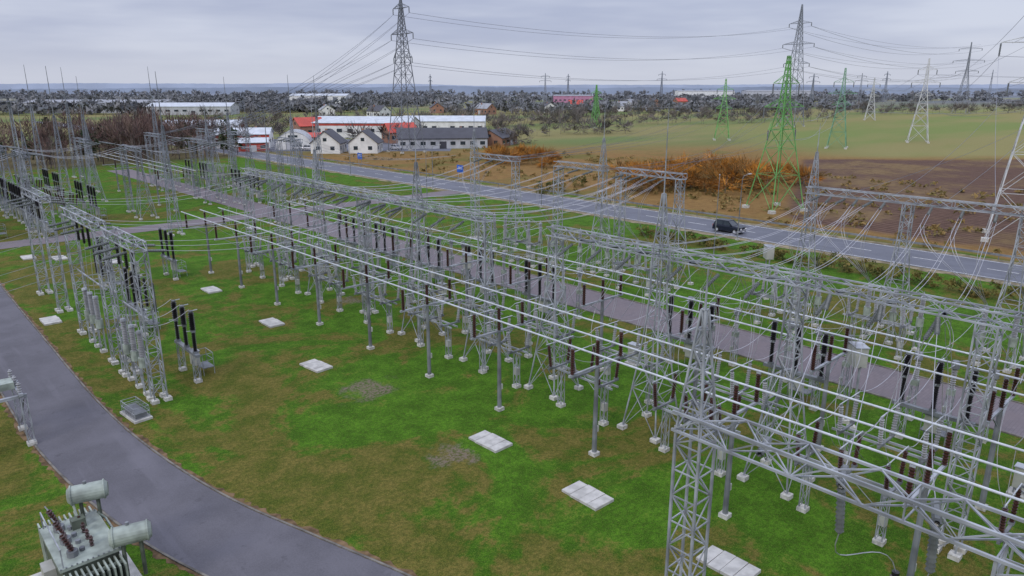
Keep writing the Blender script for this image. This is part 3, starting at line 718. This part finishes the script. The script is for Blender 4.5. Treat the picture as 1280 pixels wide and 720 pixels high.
def hangar(X,Y,rot,R,L):
    mb=MB();n=14
    for yy in(-L/2,L/2):
        for i in range(n+1): t=math.pi*i/n; mb.v.append((R*math.cos(t),yy,R*.95*math.sin(t)))
    for i in range(n): mb.face((i,i+1,n+2+i,n+1+i),LRF)
    mb.face(range(n+1),WW); mb.face(range(2*n+1,n,-1),WW)
    mb.box((0,-L/2-.05,R*.3),(R*.8,.1,R*.6),GW); mb.box((0,-L/2-.03,R*.72),(R*.5,.08,R*.12),GL)
    for q in range(6):
        yy=-L/2+q*L/5; 
        for i in range(n): t=math.pi*i/n;t2=math.pi*(i+1)/n; mb.prism((R*1.01*math.cos(t),yy,R*.96*math.sin(t)),(R*1.01*math.cos(t2),yy,R*.96*math.sin(t2)),.12,GW)
    e=CG(X,Y); mb.finish('arched_hangar',(*e,0),rot)
hangar(-74,250,A0+B(12),6,16); hangar(-110,285,A0+B(12),6,20)
mb=MB(); pts=[CG(-100,236),CG(-20,236),CG(-22,290),CG(-105,292)]; mb.v=[(a,b_,.02) for a,b_ in pts]; mb.face((0,1,2,3),HW); mb.finish('yard_pavement')

# ================= vehicles, street furniture =================
def car(paint,name='car'):
    mb=MB(); TY=simple('tyre_rubber',(.02,.02,.02),.8) if 'tyre_rubber' not in bpy.data.materials else bpy.data.materials['tyre_rubber']
    prof=[(-2.25,.45,.82),(-2.2,.95,.86),(-1.5,1.05,.90),(-.9,1.08,.92),(.6,1.1,.92),(1.7,1.12,.90),(2.15,1.0,.86),(2.22,.5,.82)]
    i0=len(mb.v)
    for y_,z_,w_ in prof: mb.v+=[(-w_,y_,.32),(-w_,y_,z_*.8),(-w_*.92,y_,z_),(w_*.92,y_,z_),(w_,y_,z_*.8),(w_,y_,.32)]
    for k in range(len(prof)-1):
        a=i0+6*k;c=a+6
        for q in range(5): mb.face((a+q,a+q+1,c+q+1,c+q),paint)
        mb.face((a+5,a,c,c+5),TY)
    mb.face(range(i0,i0+6),paint); mb.face(range(i0+6*len(prof)-1,i0+6*len(prof)-7,-1),paint)
    i=len(mb.v)
    mb.v+=[(-.84,-.95,1.06),(.84,-.95,1.06),(.84,2.0,1.08),(-.84,2.0,1.08),(-.68,-.2,1.66),(.68,-.2,1.66),(.68,1.7,1.66),(-.68,1.7,1.66)]
    for f in((0,1,5,4),(1,2,6,5),(2,3,7,6),(3,0,4,7)): mb.face([i+q for q in f],GL)
    mb.box((0,.75,1.69),(1.4,1.95,.06),paint)
    for s_ in(-1,1):
        for (ya,yb) in((-.95,-.2),(.55,.6),(2.0,1.7)): mb.prism((s_*.85,ya,1.06),(s_*.69,yb,1.67),.06,paint)
        for yy in(-1.4,1.4):
            mb.prism((s_*.72,yy,.34),(s_*.95,yy,.34),.34,TY,14,cap=True); mb.prism((s_*.95,yy,.34),(s_*.965,yy,.34),.2,ALU,10,cap=True)
        mb.box((s_*.62,-2.24,.75),(.34,.06,.16),WW); mb.box((s_*.68,2.2,.85),(.2,.06,.3),RW); mb.box((s_*1.0,-.75,1.12),(.18,.12,.14),paint)
    mb.box((0,-2.27,.6),(.9,.04,.22),BLACK); mb.box((0,-2.28,.42),(.5,.02,.11),WW)
    return mb.finish(name)
NAVY=simple('navy_car_paint',(.012,.016,.03),.3,.1,.05,1.5,.35); SIL=simple('silver_car_paint',(.5,.5,.52),.3,.4,.05)
c=car(NAVY,'car'); c.location=(91.6,53.2,.036)
c2=car(SIL,'parked_car'); e=CG(-66,239); c2.location=(*e,.03); c2.rotation_euler[2]=.6
for X,Y,r in((-62,239.5,.6),(-76,243,1.2),(-38,241,.2),(-70,240,.6)): e=CG(X,Y); dup(c2,(*e,.03),r)
mb=MB(); mb.prism((0,0,0),(0,0,8.2),.08,STEELD,8,.045); mb.tube([(0,0,8.2),(.3,0,8.6),(1.5,0,8.8)],.04,STEELD,6); mb.box((1.8,0,8.78),(.7,.25,.12),CAB); mb.box((0,0,.1),(.4,.4,.3),CONC)
sl=placer(mb.finish('street_lamp'))
for y in(-10,18,49.5,87,118,150,182): sl(87.6,y)
mb=MB(); mb.prism((0,0,0),(0,0,10.5),.07,STEELD,8,.03); mb.box((0,0,.1),(.5,.5,.3),CONC); mb.prism((0,0,10.5),(0,0,10.62),.06,ALU,8,cap=True)
fp=placer(mb.finish('lightning_pole')); fp(72,43.5); fp(70,96)
BLU=simple('sign_blue',(.02,.10,.45),.5)
mb=MB(); mb.prism((0,-.7,0),(0,-.7,3.4),.05,STEEL,6); mb.prism((0,.7,0),(0,.7,3.4),.05,STEEL,6); mb.box((-.08,0,2.5),(.05,2.2,1.6),BLU); mb.box((-.11,0,2.5),(.01,1.7,.12),WW); mb.box((-.11,0,2.85),(.01,1.3,.12),WW)
sg=placer(mb.finish('traffic_sign')); sg(101.2,126); sg(101.2,168)

# ================= light, sky =================
w=bpy.data.worlds.new('World'); scene.world=w; w.use_nodes=True; g=NG(w.node_tree); bg=w.node_tree.nodes['Background']
el=math.radians(38); az=math.radians(250)
sky=g.n('ShaderNodeTexSky'); sky.sky_type='NISHITA'; sky.sun_disc=False; sky.sun_elevation=el; sky.sun_rotation=az
tc=g.n('ShaderNodeTexCoord'); gen=tc.outputs['Generated']; sp3=g.n('ShaderNodeSeparateXYZ'); g.nt.links.new(gen,sp3.inputs[0]); z=sp3.outputs[2]
cl=g.noise(g.map(gen,(1.3,1.3,8)),1.6,4,.5,.3); cl2=g.noise(g.map(gen,(3,3,26)),1.6,3,.55)
f=g.ss(g.m('ADD',g.m('MULTIPLY',cl,.7),g.m('MULTIPLY',cl2,.3)),.34,.66)
cc=g.mix(f,(4.2,4.6,6.3),(6.3,6.65,8.0))
cc=g.mix(g.ss(z,.0,.07,.7,0),cc,(6.6,6.9,7.9))
gain=g.ss(z,.13,.9,1,2.6); vm=g.n('ShaderNodeVectorMath'); vm.operation='SCALE'; g.nt.links.new(cc,vm.inputs[0]); g.nt.links.new(gain,vm.inputs['Scale'])
g.put(bg.inputs[0],g.mix(.1,vm.outputs[0],sky.outputs[0])); bg.inputs[1].default_value=.1
sd=bpy.data.lights.new('sun','SUN'); sd.energy=1.2; sd.angle=math.radians(14); sd.color=(1,.95,.87); so=bpy.data.objects.new('sun',sd); scene.collection.objects.link(so)
d=Vector((math.sin(az)*math.cos(el),math.cos(az)*math.cos(el),math.sin(el))); so.rotation_euler=d.to_track_quat('Z','Y').to_euler()

cd=bpy.data.cameras.new('camera'); cam=bpy.data.objects.new('camera',cd); scene.collection.objects.link(cam); scene.camera=cam
cd.lens=36*900/1280; cd.clip_end=20000; cd.clip_start=.3; cam.location=(0,0,20)
pt=math.radians(15.6); fw=Vector((CE*math.cos(pt),CS*math.cos(pt),-math.sin(pt))); cam.rotation_euler=fw.to_track_quat('-Z','Y').to_euler()
